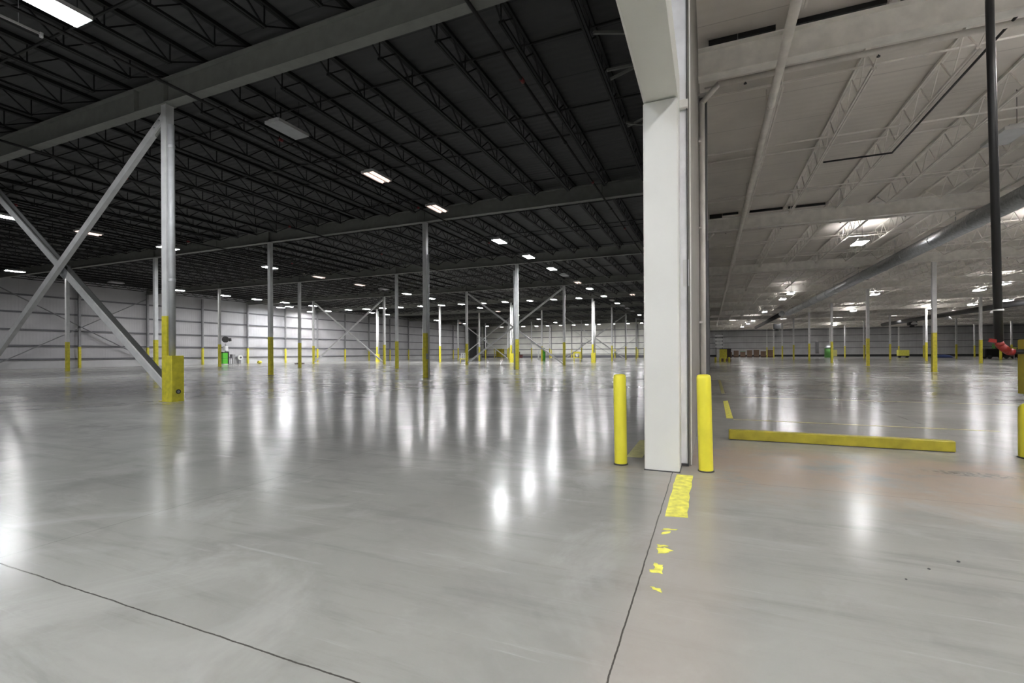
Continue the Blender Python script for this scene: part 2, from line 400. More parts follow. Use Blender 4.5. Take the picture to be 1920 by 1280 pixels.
def joist_mbs(L, zb, zt, panel, thick, kstyle):
    e0 = 1.1 if kstyle else 1.45; tb = .85*thick if kstyle else thick
    """bottom chord, top chord and web of an open-web joist running along +Y from 0 to L"""
    bc, tc, wb = MB(), MB(), MB()
    g = .028*thick; s = .05*thick
    for sx in (-1, 1):
        tc.box(sx*g-.5*s if sx > 0 else -g-.5*s, sx*g+.5*s if sx > 0 else -g+.5*s, 0, L, zt-.07*thick, zt)
        bc.box(sx*g-.4*s, sx*g+.4*s, e0, L-e0, zb, zb+.055*tb)
    n = max(2, int(round((L-2*e0)/panel))); p = (L-2*e0)/n
    zc, zu = zb+.03, zt-.05
    t = .024*thick
    wb.beam((0,.06,zu), (0,e0+.05,zc), t, t); wb.beam((0,L-.06,zu), (0,L-e0-.05,zc), t, t)
    for k in range(n+1):
        y = e0+k*p
        if kstyle and k % 1 == 0: wb.beam((0,y,zc), (0,y,zu), t*.8, t*.8)
        if k < n:
            wb.beam((0,y,zc), (0,y+p*.5,zu), t, t); wb.beam((0,y+p*.5,zu), (0,y+p,zc), t, t)
    seat = tc
    for yy in (.0, L-.16): seat.box(-.06, .06, yy, yy+.16, zt-.14, zt-.06)
    return bc, tc, wb
def joist_proto(L, zb, zt, m, panel, thick, kstyle, label, group):
    o = empty('bar_joist', (0,0,0), label, 'joist', group)
    bc, tc, wb = joist_mbs(L, zb, zt, panel, thick, kstyle)
    bc.build('bottom_chord', m, o); tc.build('top_chord', m, o); wb.build('web', m, o)
    return o
def joist_one(L, zb, zt, m, panel, thick, kstyle, label, group):
    a = MB()
    for mb in joist_mbs(L, zb, zt, panel, thick, kstyle): a.add(mb.v, mb.f)
    return tag(a.build('bar_joist', m), label, 'joist', group)
ZB_L, ZT_L = 9.86, DECK_L-.01
ZB_R, ZT_R = 8.08, DECK_R-.01
first = {}
def lay_joists(xs, ys, L, zb, zt, m, thick, kst, hall, side, nfull, ntotal, kind_group, stuff_label):
    """nearest bays as individuals, what is left as one stuff object"""
    PAN = 1.6 if kst else 1.25
    count = 0; rest = MB(); proto = one = None
    for bi, (y, bay) in enumerate(ys):
        for xi, x in enumerate(xs):
            lab = '%s bar joist, %s %s of dividing wall, %s' % (hall, ORD[xi+1], side, bay)
            if count < nfull:
                if proto is None:
                    proto = joist_proto(L, zb, zt, m, PAN, thick, kst, lab, kind_group); proto.location = (x, y, 0)
                else: copy_tree(proto, (x, y, 0), lab)
            elif count < ntotal:
                if one is None:
                    one = joist_one(L, zb, zt, m, PAN, thick, kst, lab, kind_group); one.location = (x, y, 0)
                else: copy_tree(one, (x, y, 0), lab)
            else:
                for mb in joist_mbs(L, zb, zt, 1.8, thick, False): rest.add([(a+x, b_+y, c_) for a, b_, c_ in mb.v], mb.f)
            count += 1
    if rest.v: tag(rest.build('bar_joist', m), stuff_label, 'joist', kind='stuff')
xsL = [GX0 + JX*n for n in range(7, -29, -1)]
xsL = [x for x in xsL if x < -1.2]
def bayname(j, colr): 
    if j < 0: return 'in the bay overhead' if j == -1 else 'in the bay behind the camera'
    return 'between %s and %s %s girders' % (ORD[j+1], ORD[j+2], colr)
ysL = [(GY0+GDY*j, bayname(j, 'dark')) for j in (0, 1, -1, 2, 3, 4, 5, 6, 7)]
lay_joists(xsL, ysL, GDY, ZB_L, ZT_L, M['joist_dark'], 1.5, True, 'black', 'left', 70, 175, 'bar joists of the dark hall', 'black bar joists over the far end of the dark hall')
xsR = [-.2 + RJ*k for k in range(1, 42)]
ysR = [(RY0+RDY*j, bayname(j, 'white')) for j in (0, 1, 2, -1, 3, 4, 5, 6, 7, 8)]
lay_joists(xsR, ysR, RDY, ZB_R, ZT_R, M['joist_white'], 1.05, False, 'white', 'right', 40, 123, 'bar joists of the white hall', 'white bar joists over the far end of the white hall')

# bridging rods across the joists
for j in range(-1, 5):
    for k, fr in enumerate((.2, .4, .6, .8)):
        y = GY0+GDY*(j+fr); a = MB(); z = ZB_L+.07 if k % 2 else ZT_L-.10
        a.beam((-44 if j > 2 else -60, y, z), (-.82, y, z), .05, .05)
        tag(a.build('joist_bridging', M['joist_dark']), '%s dark bridging rod across the joists %s' % (ORD[k+1], bayname(j, 'dark')), 'bridging', 'bridging rods of the dark hall')
for j in range(-1, 4):
    for k, fr in enumerate((.17, .34, .5, .67, .84)):
        y = RY0+RDY*(j+fr); a = MB(); z = ZB_R+.05 if k % 2 else ZT_R-.12
        a.beam((-.22, y, z), (50, y, z), .045, .045)
        tag(a.build('joist_bridging', M['joist_white']), '%s white bridging rod across the joists %s' % (ORD[k+1], bayname(j, 'white')), 'bridging', 'bridging rods of the white hall')

# light struts from the last black joist to the dividing wall
for k, (a_, b_) in enumerate(STRUTS):
    a = MB(); a.beam(a_, b_, .07, .07); tag(a.build('wall_strut', M['girder_dark']), '%s short grey strut from the last black joist to the wall beside the header' % ORD[k+1], 'strut', 'struts beside the header')
# white hall girders
for j in range(-1, 10):
    y = RY0+RDY*j
    lab = ('%s white steel girder across the white hall, counted from the camera' % ORD[j+1]) if j >= 0 else 'white steel girder overhead just behind the camera'
    girder(-.23, WR-.1, y, RZ, .65, .30, M['girder_white'], lab, 'girders of the white hall', [])
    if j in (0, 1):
        for q, (xa, xb) in enumerate(((.0, .62), (.63, 1.4), (1.8, 3.45), (3.7, 5.3))):  # black strips put in for the shade in the gap over the girder
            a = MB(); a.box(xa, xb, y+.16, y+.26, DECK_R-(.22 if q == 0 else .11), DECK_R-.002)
            tag(a.build('gap_shade_strip', M['black']), '%s black gap shade strip from dividing wall, above the %s white girder' % (ORD[q+1], ORD[j+1]), 'shade strip')

# ------------------------------------------------------------------ columns
def column_proto(name, h, w, ybase, label, group, cap):
    o = empty(name, (0,0,0), label, 'column', group)
    e = w/2
    MB().box(-e, e, -e, e, ybase, h).build('shaft', M['column'], o)
    MB().box(-e-.003, e+.003, -e-.003, e+.003, .02, ybase).build('yellow_base', M['yellow'], o)
    MB().box(-e-.07, e+.07, -e-.07, e+.07, 0, .02).build('base_plate', M['yellow_dull'], o)
    if cap: MB().box(-e-.06, e+.06, -e-.06, e+.06, h, h+.02).build('cap_plate', M['girder_dark'], o)
    return o
LC = {}
rowname = ['nearest','second','third','fourth','fifth','sixth','seventh','eighth','ninth']
fil = ['line closest to the dividing wall', 'second line of columns from the dividing wall', 'third line of columns from the dividing wall', 'fourth line of columns from the dividing wall']
proto = None
for j in range(0, 9):
    for i in range(0, 4):
        if j == 0 and i > 1: continue
        lab = 'square column with yellow base, %s from camera in %s line from dividing wall' % (rowname[j], ORD[i+1])
        loc = (GX0-GDX*i-.06*(i == 0 and j == 0), GY0+GDY*j, 0)
        if proto is None: o = proto = column_proto('steel_column', GZ-.02, .25, 2.75, lab, 'columns of the dark hall', True); o.location = loc
        else: o = copy_tree(proto, loc, lab)
        LC[i, j] = o
def pipe_part(o, x, y, r, z0, z1, name='drain_pipe', m='pipe_grey'):
    return MB().tube((x,y,z0), (x,y,z1), r, 16).build(name, M[m], o)
A = LC[0,0]
p = pipe_part(A, .26, -.04, .098, 1.44, 8.9)
for z in (3.9, 8.2): MB().lathe((.26,-.04,z), [(.104,-.05),(.108,-.04),(.108,.04),(.104,.05)], 16).build('pipe_coupling', M['pipe_grey'], p)
MB().beam((.125,-.04,8.25), (.3,-.04,8.25), .05, .04).build('pipe_bracket', M['galv'], A)
gb = MB(); gb.bbox(.05, .53, -.23, .16, 0, 1.47, .012); gbo = gb.build('drain_guard', M['yellow'], A)
MB().tube((.532,-.03,.32), (.545,-.03,.32), .075, 20).build('cleanout_cover', M['dark_grey'], gbo)
MB().tube((.545,-.03,.32), (.552,-.03,.32), .045, 16).build('cleanout_cap', M['galv'], gbo)
pipe_part(LC[0,2], -.24, .0, .10, .0, 9.0)
for key in ((1,4), (0,4), (3,4)):
    o = LC[key]; pipe_part(o, .25, 0, .10, 1.4, 9.2, m='white')
    MB().bbox(-.2, .42, -.22, .18, 0, 1.45, .012).build('drain_guard', M['yellow'], o)
for key in ((0,1),):
    pipe_part(LC[key], .20, .02, .06, 0.02, 7.6, 'conduit')
    MB().box(.14, .34, -.2, -.12, 1.15, 1.5).build('switch_box', M['galv'], LC[key])

# white hall columns
proto = None
for j in range(1, 10):
    for i in range(0, 4):
        lab = 'white hall column with yellow base, %s from camera in %s line from dividing wall' % (rowname[j-1], ORD[i+1])
        loc = (RX+RDX*i, RY0+RDY*j, 0)
        if proto is None:
            o = proto = column_proto('steel_column', 7.85, .25, 2.8, lab, 'columns of the white hall', False); o.location = loc
            MB().box(-.22, .22, -.15, .15, 7.85, RZ).build('cap_bracket', M['girder_white'], o)
        else: copy_tree(proto, loc, lab)

# ------------------------------------------------------------------ X braces
def brace(p, q, w, label, dark=True, gus=True):
    mid = Vector(p)
    o = empty('cross_brace', mid, label, 'brace', 'steel X braces of the dark hall')
    p0 = Vector((0,0,0)); q0 = Vector(q)-mid
    MB().beam(p0, q0, w*.62, w).build('brace_bar', M['column'], o)
    return o
def xbrace(i0, i1, j, where, w=.2):
    xa, xb = GX0-GDX*i1+.14, GX0-GDX*i0-.14
    y = GY0+GDY*j
    o1 = brace((xb, y, GZ-.32), (xa, y, .25), w, 'steel diagonal rising to the right, %s' % where)
    o2 = brace((xa, y+.2*w/.2, GZ-.32), (xb, y+.2*w/.2, .12), w, 'steel diagonal falling to the right, %s' % where)
    return o1, o2
o1, o2 = xbrace(0, 1, 0, 'of the big near X brace at left', .24)
# near pair: bolted plates, the rear diagonal is a T section with its stem turned up, coloured dark as shade
d = (Vector((GX0-GDX+.14, 0, .25))-Vector((GX0-.14, 0, GZ-.32)))
u = d.normalized()
a = MB(); a.beam(-u*.05, u*.75, .03, .42); a.build('gusset_plate', M['girder_dark'], o1)
for k in range(3):
    c0 = u*(.25+.16*k); MB().tube(c0+Vector((0,-.075,0)), c0+Vector((0,-.1,0)), .022, 8).build('bolt', M['galv'], o1)
u2 = (Vector((GX0-.14, 0, .12))-Vector((GX0-GDX+.14, 0, GZ-.32))); L2 = u2.length; u2.normalize()
nrm = Vector((-u2.z, 0, u2.x))
if nrm.z < 0: nrm = -nrm
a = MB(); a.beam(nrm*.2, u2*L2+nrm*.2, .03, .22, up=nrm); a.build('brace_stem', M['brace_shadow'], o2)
c0 = u2*(L2*.5); MB().beam(c0-u2*.3-Vector((0,.1,0)), c0+u2*.3-Vector((0,.1,0)), .03, .35).build('splice_plate', M['galv'], o2)
xbrace(2, 3, 3, 'middle distance X brace before the left wall', .2)
xbrace(0, 1, 3, 'middle distance X brace left of the boxed column', .2)
xbrace(0, 1, 6, 'far X brace before the cream far wall', .2)
xbrace(2, 3, 6, 'far X brace by the dark curtain door', .2)

# ------------------------------------------------------------------ doorway: boxed column, header, jamb
bc = empty('boxed_column', (-.567, 6.43, 0), 'tall white enamelled box column in the middle of the picture beside the opening', 'column')
MB().bbox(-.209, .209, -.215, .215, .005, 4.68, .012).build('casing', M['box_white'], bc)
MB().box(-.217, .217, -.225, .225, 0, .012).build('base_angle', M['dark_grey'], bc)
MB().box(-.211, -.194, -.2185, -.215, .02, 4.66).build('corner_trim', M['edge_white'], bc)
MB().box(.196, .211, -.2185, -.215, .02, 4.66).build('corner_trim', M['edge_white'], bc)
hd = empty('opening_header', (-.565, 6.64, 4.69), 'cream white boxed header running overhead from the top of the boxed column', 'header')
MB().box(-.207, .207, -7.0, 0, 0, .46).build('casing', M['header_paint'], hd)
MB().box(-.209, -.187, -7.0, 0, -.004, 0).build('edge_trim', M['edge_white'], hd)
jc = empty('jamb_channel', (-.37, 6.655, 0), 'grey steel jamb channel standing behind the white boxed column on its right', 'column')
MB().box(-.17, .105, -.012, 0, .03, DECK_R-.02).build('web', M['jamb_grey'], jc)
MB().box(.093, .105, -.05, -.012, .03, DECK_R-.02).build('flange', M['dark_grey'], jc)
MB().box(-.05, .115, -.10, -.012, 4.70, 4.80).build('ledge_bracket', M['edge_white'], jc)
MB().box(-.17, .105, -.04, -.012, 0, .03).build('base_angle', M['dark_grey'], jc)
MB().box(.045, .115, -.03, -.012, 2.37, 2.72).build('cover_plate', M['column'], jc)
MB().tube((-.03,-.06,.06), (-.03,-.012,.06), .018, 10).build('anchor_bolt', M['dark_grey'], jc)

# bollards
def bollard(loc, r, h, label, dome, tilt=(0,0)):
    o = empty('bollard', loc, label, 'bollard', 'yellow bollards by the opening')
    prof = [(r*.97, 0), (r, .02), (r, h-.05), (r*.97, h-.025), (r*.88, h-.008), (r*.6, h+.004), (.01, h+.006)]
    if dome: prof = [(r*.97,0),(r,.02),(r,h-r*.8)]+[(r*math.cos(math.radians(t)), h-r*.8+r*.8*math.sin(math.radians(t))) for t in (15,30,45,60,75,88)]
    MB().lathe((0,0,0), prof, 32).build('sleeve', M['bollard'], o)
    MB().lathe((0,0,0), [(r+.012,0),(r+.012,.012),(r+.002,.016)], 32).build('base_ring', M['dark_grey'], o)
    o.rotation_euler = (tilt[0], tilt[1], 0)
    return o
bollard((-1.115, 6.42, 0), .083, 1.205, 'yellow round bollard standing left of the white boxed column', False, (0, -.010))
bollard((-.055, 6.43, 0), .086, 1.215, 'yellow round bollard standing right of the white boxed column', False, (0, -.020))
bollard((4.12, 8.85, 0), .135, .78, 'short dome topped yellow bollard at the right edge of the picture', True)

# wheel stop across the white hall entrance
cb = empty('wheel_stop', (1.81, 8.98, 0), 'long low yellow painted curb bar lying on the floor of the white hall', 'curb')
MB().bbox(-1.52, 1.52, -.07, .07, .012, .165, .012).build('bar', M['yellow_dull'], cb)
MB().box(-1.51, 1.51, -.06, .06, 0, .012).build('foot', M['dark_grey'], cb)
cb.rotation_euler = (0,0,.012)

# valve cabinet, hanging black pipe with red valve
vc = empty('valve_cabinet', (4.31, 9.02, 0), 'yellow cabinet on a post at the right edge beside the black hanging pipe', 'cabinet')
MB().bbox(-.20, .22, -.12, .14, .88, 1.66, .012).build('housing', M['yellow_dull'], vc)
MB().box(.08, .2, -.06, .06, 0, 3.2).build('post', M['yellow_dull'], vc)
MB().box(.0, .28, -.14, .14, 0, .015).build('base_plate', M['dark_grey'], vc)
hp = empty('hanging_pipe', (3.84, 9.0, 1.62), 'long black pipe hanging from the white ceiling to a red valve at right', 'pipe')
MB().tube((0,0,0), (-.12,0,DECK_R-1.66), .05, 16).build('pipe', M['black'], hp)
MB().lathe((0,0,.45), [(.055,0),(.06,.005),(.06,.02),(.055,.025)], 16).build('clamp_ring', M['white'], hp)
rv = MB(); rv.path([(0,0,.0),(.02,0,-.05),(.10,0,-.13),(.16,0,-.15)], .052, 12); rv = rv.build('valve_body', M['red'], hp)
MB().beam((.02,-.02,-.0), (-.12,-.02,.035), .03, .05).build('valve_lever', M['red'], rv)
MB().tube((.14,0,-.14), (.38,0,-.13), .035, 12).build('outlet_stub', M['black'], hp)

# ------------------------------------------------------------------ pipes and ducts in the white hall
mp = empty('sprinkler_main', (1.49, 8, 7.94), 'thick white sprinkler main running straight ahead under the white ceiling beside the wall', 'pipe')
MB().tube((0,-20,0), (0,120,0), .098, 16).build('pipe', M['pipe_white'], mp)
for k in range(12):
    y = -2+8*k; MB().tube((0,y-.05,0), (0,y+.05,0), .108, 16).build('coupling', M['pipe_white'], mp)
    MB().tube((0,y+1,.08), (0,y+1,DECK_R-7.98), .012, 8).build('hanger_rod', M['pipe_white'], mp)
for j in range(0, 6):
    y = RY0+RDY*j
    o = empty('roof_drain_pipe', (-.16, y+.42, 0), 'white roof drain pipe down the dividing wall below the %s white girder' % ORD[j+1], 'pipe', 'roof drain pipes on the dividing wall')
    z = 7.95
    MB().path([(0,0,.02),(0,0,z-.38),(.37,0,z),(14.0,0,z)], .066, 14).build('pipe', M['pipe_white'], o)
    MB().lathe((0,0,0), [(.10,0),(.10,.05),(.07,.07)], 14).build('base_collar', M['dark_grey'], o)
    for zz in (2.2, 4.5, 6.6): MB().box(-.08, 0, -.08, .08, zz, zz+.05).build('wall_strap', M['pipe_white'], o)
    # pilaster under the girder end
    q = empty('wall_pilaster', (-.24, y+.75, 0), 'dark grey steel pilaster on the dividing wall under the %s white girder' % ORD[j+1], 'column', 'pilasters on the dividing wall')
    a = MB(); a.box(0, .02, -.12, .12, 0, RZ-.06); a.box(.18, .20, -.12, .12, 0, RZ-.06); a.box(.02, .18, -.01, .01, 0, RZ-.06); a.build('shaft', M['wall_column'], q)
    MB().box(-.0, .24, -.16, .16, RZ-.06, RZ-.02).build('cap_plate', M['girder_white'], q)
    # branch sprinkler line
    s = empty('sprinkler_branch', (-.1, y+.55, 7.98), 'thin pipe with sprinkler heads hung just behind the %s white girder' % ORD[j+1], 'pipe', 'sprinkler branch pipes')
    MB().tube((0,0,0), (40,0,0), .022, 8).build('pipe', M['pipe_white'], s)
    if j < 3:
        for k in range(10): MB().lathe((.9+2.6*k,0,-.09), [(.012,.09),(.012,.03),(.035,.02),(.035,.0)], 10).build('sprinkler_head', M['dark_grey'], s)
du = empty('spiral_duct', (11.35, 24, 7.55), 'big round galvanised duct running away under the white ceiling at right', 'duct')
MB().tube((0,-6,0), (0,62,0), .38, 28).build('duct_shell', M['galv'], du)
for k in range(16):
    y = -4+4.2*k; MB().tube((0,y-.04,0), (0,y+.04,0), .40, 28).build('seam_band', M['galv'], du)
for k in range(8):
    y = -2+8.4*k; MB().beam((0,y,.36), (0,y,DECK_R-7.57), .03, .03).build('hanger_strap', M['galv'], du)
du2 = empty('spiral_duct', (10.6, 86.8, 7.6), 'short round duct leading to the far hanging fan unit at centre right', 'duct')
MB().tube((0,0,0), (0,46,0), .36, 24).build('duct_shell', M['dark_grey'], du2)
MB().tube((0,-.4,0), (0,.02,0), .42, 24).build('end_cap', M['galv'], du2)
MB().beam((0,4,.3), (0,4,1.28), .03, .03).build('hanger_strap', M['galv'], du2)
du3 = empty('spiral_duct', (36.3, 70, 7.55), 'dark round duct high at the far right of the white hall', 'duct')
MB().tube((0,-20,0), (0,62,0), .38, 24).build('duct_shell', M['dark_grey'], du3)
for k in range(4):
    y = 2+14*k
    MB().lathe((0,y,-.9), [(.42,0),(.5,.12),(.42,.3),(.2,.5),(.15,.7)], 20).build('diffuser', M['white'], du3)
MB().beam((0,4,.3), (0,4,1.33), .03, .03).build('hanger_strap', M['galv'], du3)
cd = MB(); cd.path([(3.6,19.05,7.98),(5.51,19.05,7.98),(5.51,8.0,7.98)], .028, 10)
tag(cd.build('conduit', M['black']), 'black conduit with a right angle bend under the white ceiling at right', 'conduit')

def fan_unit(loc, label):
    o = empty('hanging_fan', loc, label, 'fan')
    for a in range(4):
        t = math.pi/2*a+.2
        MB().beam((.3*math.cos(t),.3*math.sin(t),0), (2.9*math.cos(t),2.9*math.sin(t),.0), .3, .05).build('blade', M['black'], o)
    MB().lathe((0,0,-.1), [(.35,0),(.42,.08),(.42,.3),(.2,.4)], 20).build('hub', M['dark_grey'], o)
    MB().box(-.7,.7,-.5,.5,.3,1.4).build('motor_housing', M['dark_grey'], o)
    for sx in (-1,1): MB().beam((sx*.6,0,1.4), (sx*1.6,0,DECK_R-loc[2]-.2), .06, .06).build('hanger_strut', M['dark_grey'], o)
    return o
fan_unit((14.0, 122, 6.35), 'dark ceiling fan unit hanging far away at centre right of the white hall')
fan_unit((38.5, 122, 6.5), 'dark ceiling fan unit hanging far away at right under the dark duct')

# ------------------------------------------------------------------ sprinkler mains in the dark hall
for k, (x, lab) in enumerate(((-5.05, 'dark red sprinkler pipe under the black joists nearest the boxed column'), (-14.75, 'dark sprinkler pipe passing under the near girder above the tall near column'), (-24.3, 'dark sprinkler pipe under the girders left of the near column'), (-34.0, 'dark sprinkler pipe under the far left girders'))):
    o = empty('sprinkler_pipe', (x, 5, 9.50), lab, 'pipe', 'sprinkler pipes of the dark hall')
    MB().tube((0,-20,0), (0,110,0), .045, 10).build('pipe', M['pipe_dark'], o)
    for q in range(9):
        y = -5.6+4.5*q; MB().tube((0,y-.09,0), (0,y+.09,0), .062, 10).build('coupling', M['red_dull'] if q % 2 else M['pipe_dark'], o)
    for q in range(5):
        y = -2+7*q; MB().tube((0,y,.03), (0,y,DECK_L-9.52), .01, 6).build('hanger_rod', M['pipe_dark'], o)

# ------------------------------------------------------------------ high-bay lights
LZ = 9.32
def lamp_proto(kind, state, z_hang, label, group, lens):
    o = empty('high_bay_light', (0,0,0), label, 'ceiling light', group)
    h = MB(); h.box(-.33,.33,-.65,.65,.05,.10)
    h.box(-.33,-.31,-.65,.65,0,.05); h.box(.31,.33,-.65,.65,0,.05); h.box(-.31,.31,-.65,-.63,0,.05); h.box(-.31,.31,.63,.65,0,.05)
    h.box(-.2,.2,-.6,.6,.10,.16)
    h.build('housing', M['housing'], o)
    if state == 'dim':
        for x in (-.16, .16):
            MB().tube((x,-.6,.025), (x,.6,.025), .07, 10).build('lamp_tube', M['tube_on'], o)
        MB().box(-.31,.31,-.63,.63,.045,.05).build('reflector', M['lens_off'], o)
    else:
        MB().box(-.31,.31,-.63,.63,.004,.02).build('diffuser', M['lens_off'] if state == 'off' else lens, o)
        if kind in ('R', 'N', 'NR') and state == 'on':
            for x in (-.26, .26): MB().box(x-.055,x+.055,-.6,.6,.101,.106).build('uplight_slot', M['uplight' if kind != 'N' else 'uplight_strong'], o)
    for y in (-.5, .5): MB().tube((0,y,.16), (0,y,z_hang), .008, 6).build('hanger_rod', M['joist_dark'], o)
    return o
protos = {}
def put_lamp(kind, state, x, y, z, hang, lens, label, group):
    key = (kind, state)
    if key not in protos:
        o = protos[key] = lamp_proto(kind, state, hang, label, group, lens); o.location = (x, y, z)
    else: o = copy_tree(protos[key], (x, y, z), label, group)
    return o
stname = {'on': 'lit', 'dim': 'half lit two tube', 'off': 'unlit'}
rows = [
 (-13.6, 'row beside the nearest columns', 'on', [(5.75,'on'),(12.2,'off'),(17.0,'dim'),(22.0,'dim'),(30.2,'on'),(36.0,'on'),(42.1,'on'),(46.2,'off'),(51.4,'dim'),(57.1,'on'),(65.5,'on'),(71.4,'off'),(75.7,'on'),(80.4,'off'),(85.6,'off'),(92.0,'off'),(101.2,'on')]),
 (-36.7, 'row beyond the second column line', 'on', [(13.5,'on'),(17.4,'dim'),(22.2,'on'),(30.9,'on'),(36.7,'dim'),(42.8,'dim'),(47.1,'off'),(51.8,'on'),(57.7,'on'),(73.2,'on'),(80.7,'dim'),(90.1,'on'),(103.3,'on'),(116.5,'on')]),
 (-59.6, 'row nearest the left wall', 'on', [(22.6,'on'),(30.7,'off'),(37.2,'on'),(43.2,'on'),(48.0,'on'),(52.8,'on'),(58.3,'on'),(72.8,'on'),(77.3,'on'),(95.9,'on'),(107.2,'dim'),(110.1,'on'),(123.3,'on')]),
]
for x, rn, _, ls in rows:
    for k, (y, s) in enumerate(ls):
        kind = 'L' if y < 45 and x > -40 else 'W'
        put_lamp(kind, s, x, y, LZ, DECK_L-LZ, M['lamp_on'] if kind == 'L' else M['lamp_warm'], '%s high bay light, %s from camera, %s' % (stname[s], ORD[k+1], rn), 'high bay lights of the dark hall')
for k, x in enumerate((-68.4,-64.4,-59.5,-55.5,-52.0,-48.5,-44.2,-40.3,-36.6,-32.8,-29.0,-24.9,-21.2,-17.4)):
    put_lamp('W', 'on', x, 66.4, LZ, DECK_L-LZ, M['lamp_warm'], 'lit high bay light, %s from left in the cross aisle row' % ORD[k+1], 'high bay lights of the dark hall')
put_lamp('W', 'dim', -9.7, 65.3, LZ, DECK_L-LZ, None, 'half lit two tube high bay light alone near the boxed column at mid hall', 'high bay lights of the dark hall')
for k, x in enumerate((-57.9,-50.9,-46.8,-43.4,-39.5,-35.6,-31.8,-28.4,-24.4,-20.5,-16.9)):
    put_lamp('W', 'on', x, 130.0, LZ, DECK_L-LZ, M['lamp_warm'], 'lit high bay light, %s from left in row before cream far wall' % ORD[k+1], 'high bay lights of the dark hall')
for k, (x, y) in enumerate(((-66.6,58.2),(-64.0,57.6))):
    put_lamp('L', 'on', x, y, LZ, DECK_L-LZ, M['lamp_on'], 'lit high bay light by the bright left wall patch, %s of two' % ORD[k+1], 'high bay lights of the dark hall')
# the same rows carry on over and behind the camera
for k, (x, y) in enumerate(((-13.6,-4.0),(-13.6,-12.0),(-36.7,4.0),(-5.4,-2.5),(-5.4,-8.5),(-5.4,-14.5))):
    put_lamp('L' if k < 3 else 'NL', 'on', x, y, LZ, DECK_L-LZ, M['lamp_on'] if k < 3 else M['lamp_near_left'], 'lit high bay light of the dark hall overhead behind the camera, %s of six' % ORD[k+1], 'high bay lights of the dark hall')
# white hall
RLZ = 7.75
wl = [(8.05,18.4,'off'),(8.0,33.0,'on'),(8.05,58.6,'on'),(8.0,64.5,'on'),(7.95,84.0,'on'),(8.0,106.7,'on'),(7.8,117.7,'on'),(7.4,131.5,'on')]
for k, (x, y, s) in enumerate(wl):
    put_lamp('R', s, x, y, RLZ, DECK_R-RLZ, M['lamp_right'], '%s white hall high bay light, %s from camera in row nearest the wall' % (stname[s], ORD[k+1]), 'high bay lights of the white hall')
for k, (x, y, s) in enumerate(((16.8,63.6,'on'),(25.8,64.0,'on'),(33.0,83.7,'on'),(37.4,100.6,'on'),(30.0,88.0,'on'),(25.5,59.0,'on'),(34.5,78.8,'on'),(27.6,134.8,'on'),(45.0,90.0,'on'),(20.5,88.0,'on'))):
    put_lamp('R', s, x, y, RLZ, DECK_R-RLZ, M['lamp_right'], 'lit white hall high bay light, %s of those beyond the first row' % ORD[k+1], 'high bay lights of the white hall')
for k, (x, y) in enumerate(((2.7,-2.5),(2.7,-8.5),(2.7,-14.5),(8.05,5.0),(8.05,12.2),(16.8,8.0),(16.8,20.0),(16.8,33.0),(25.8,8.0),(25.8,21.0),(25.8,34.0),(25.8,46.0),(34.5,21.0),(34.5,34.0),(34.5,50.0),(45.0,40.0),(45.0,65.0))):  # the N lamps are added out of view to brighten the white hall
    put_lamp('N' if k > 2 else 'NR', 'on', x, y, RLZ, DECK_R-RLZ, M['lamp_side'] if k > 2 else M['lamp_near_right'], 'lit white hall light, unseen outside the picture, %s of seventeen' % ORD[k+1], 'high bay lights of the white hall')
# added lamps, hidden behind the far girders to brighten the white hall's end
n_ = 0
for j in (7, 8, 9):
    for x in (5.0, 15.0, 25.0, 35.0, 45.0, 58.0):
        n_ += 1
        put_lamp('R', 'on', x, RY0+RDY*j+1.2, 8.42, DECK_R-RLZ, M['lamp_right'], 'added hidden light, %s tucked behind the far white girders' % ORD[n_], 'high bay lights of the white hall').scale = (1,1,.4)
# conduit by the near lamp, coloured white to look lit
st = MB(); st.beam((-15.2,2.5,9.36), (-15.07,6.2,9.36), .03, .05); st.box(-15.1,-15.04,6.18,6.24,9.28,9.40); st.box(-15.15,-15.14,4.4,4.41,9.38,DECK_L); st.box(-15.1,-15.09,5.8,5.81,9.38,DECK_L)
tag(st.build('lit_conduit', M['white']), 'thin conduit, pale as if lit, under the black joists in the upper left corner', 'strip')

# ------------------------------------------------------------------ floor markings
def paint(pts, label, m='yellow_line', z=.0025):
    a = MB(); a.sheet(pts, .0004, z); return tag(a.build('floor_marking', M[m]), label, 'floor marking', 'yellow paint on the floor')
edge = []
random.seed(3)
L = [(-.385-random.uniform(0,.012), y) for y in [4.52+.16*k for k in range(10)]]+[(-.385, 6.12)]
R = [(-.198+random.uniform(-.02,.006), y) for y in [4.56+.16*k for k in range(10)]][::-1]
paint(L+[(-.198, 6.13)]+R, 'broad worn yellow stripe on the floor in front of the boxed column')
fl = dict(f1=[(-0.377, 4.208), (-0.265, 4.225), (-0.272, 4.193), (-0.379, 4.173)],
 f2=[(-0.379, 4.108), (-0.316, 4.153), (-0.318, 4.114), (-0.378, 4.062)],
 f3=[(-0.386, 3.834), (-0.31, 3.84), (-0.312, 3.816), (-0.379, 3.789)],
 f4=[(-0.38, 3.753), (-0.332, 3.796), (-0.27, 3.756), (-0.3, 3.71), (-0.362, 3.663)],
 f5=[(-0.378, 3.494), (-0.316, 3.469), (-0.308, 3.424), (-0.308, 3.343), (-0.384, 3.336), (-0.392, 3.37), (-0.363, 3.392)],
 f6=[(-0.362, 3.128), (-0.303, 3.12), (-0.288, 3.097), (-0.291, 3.077), (-0.342, 3.088)])
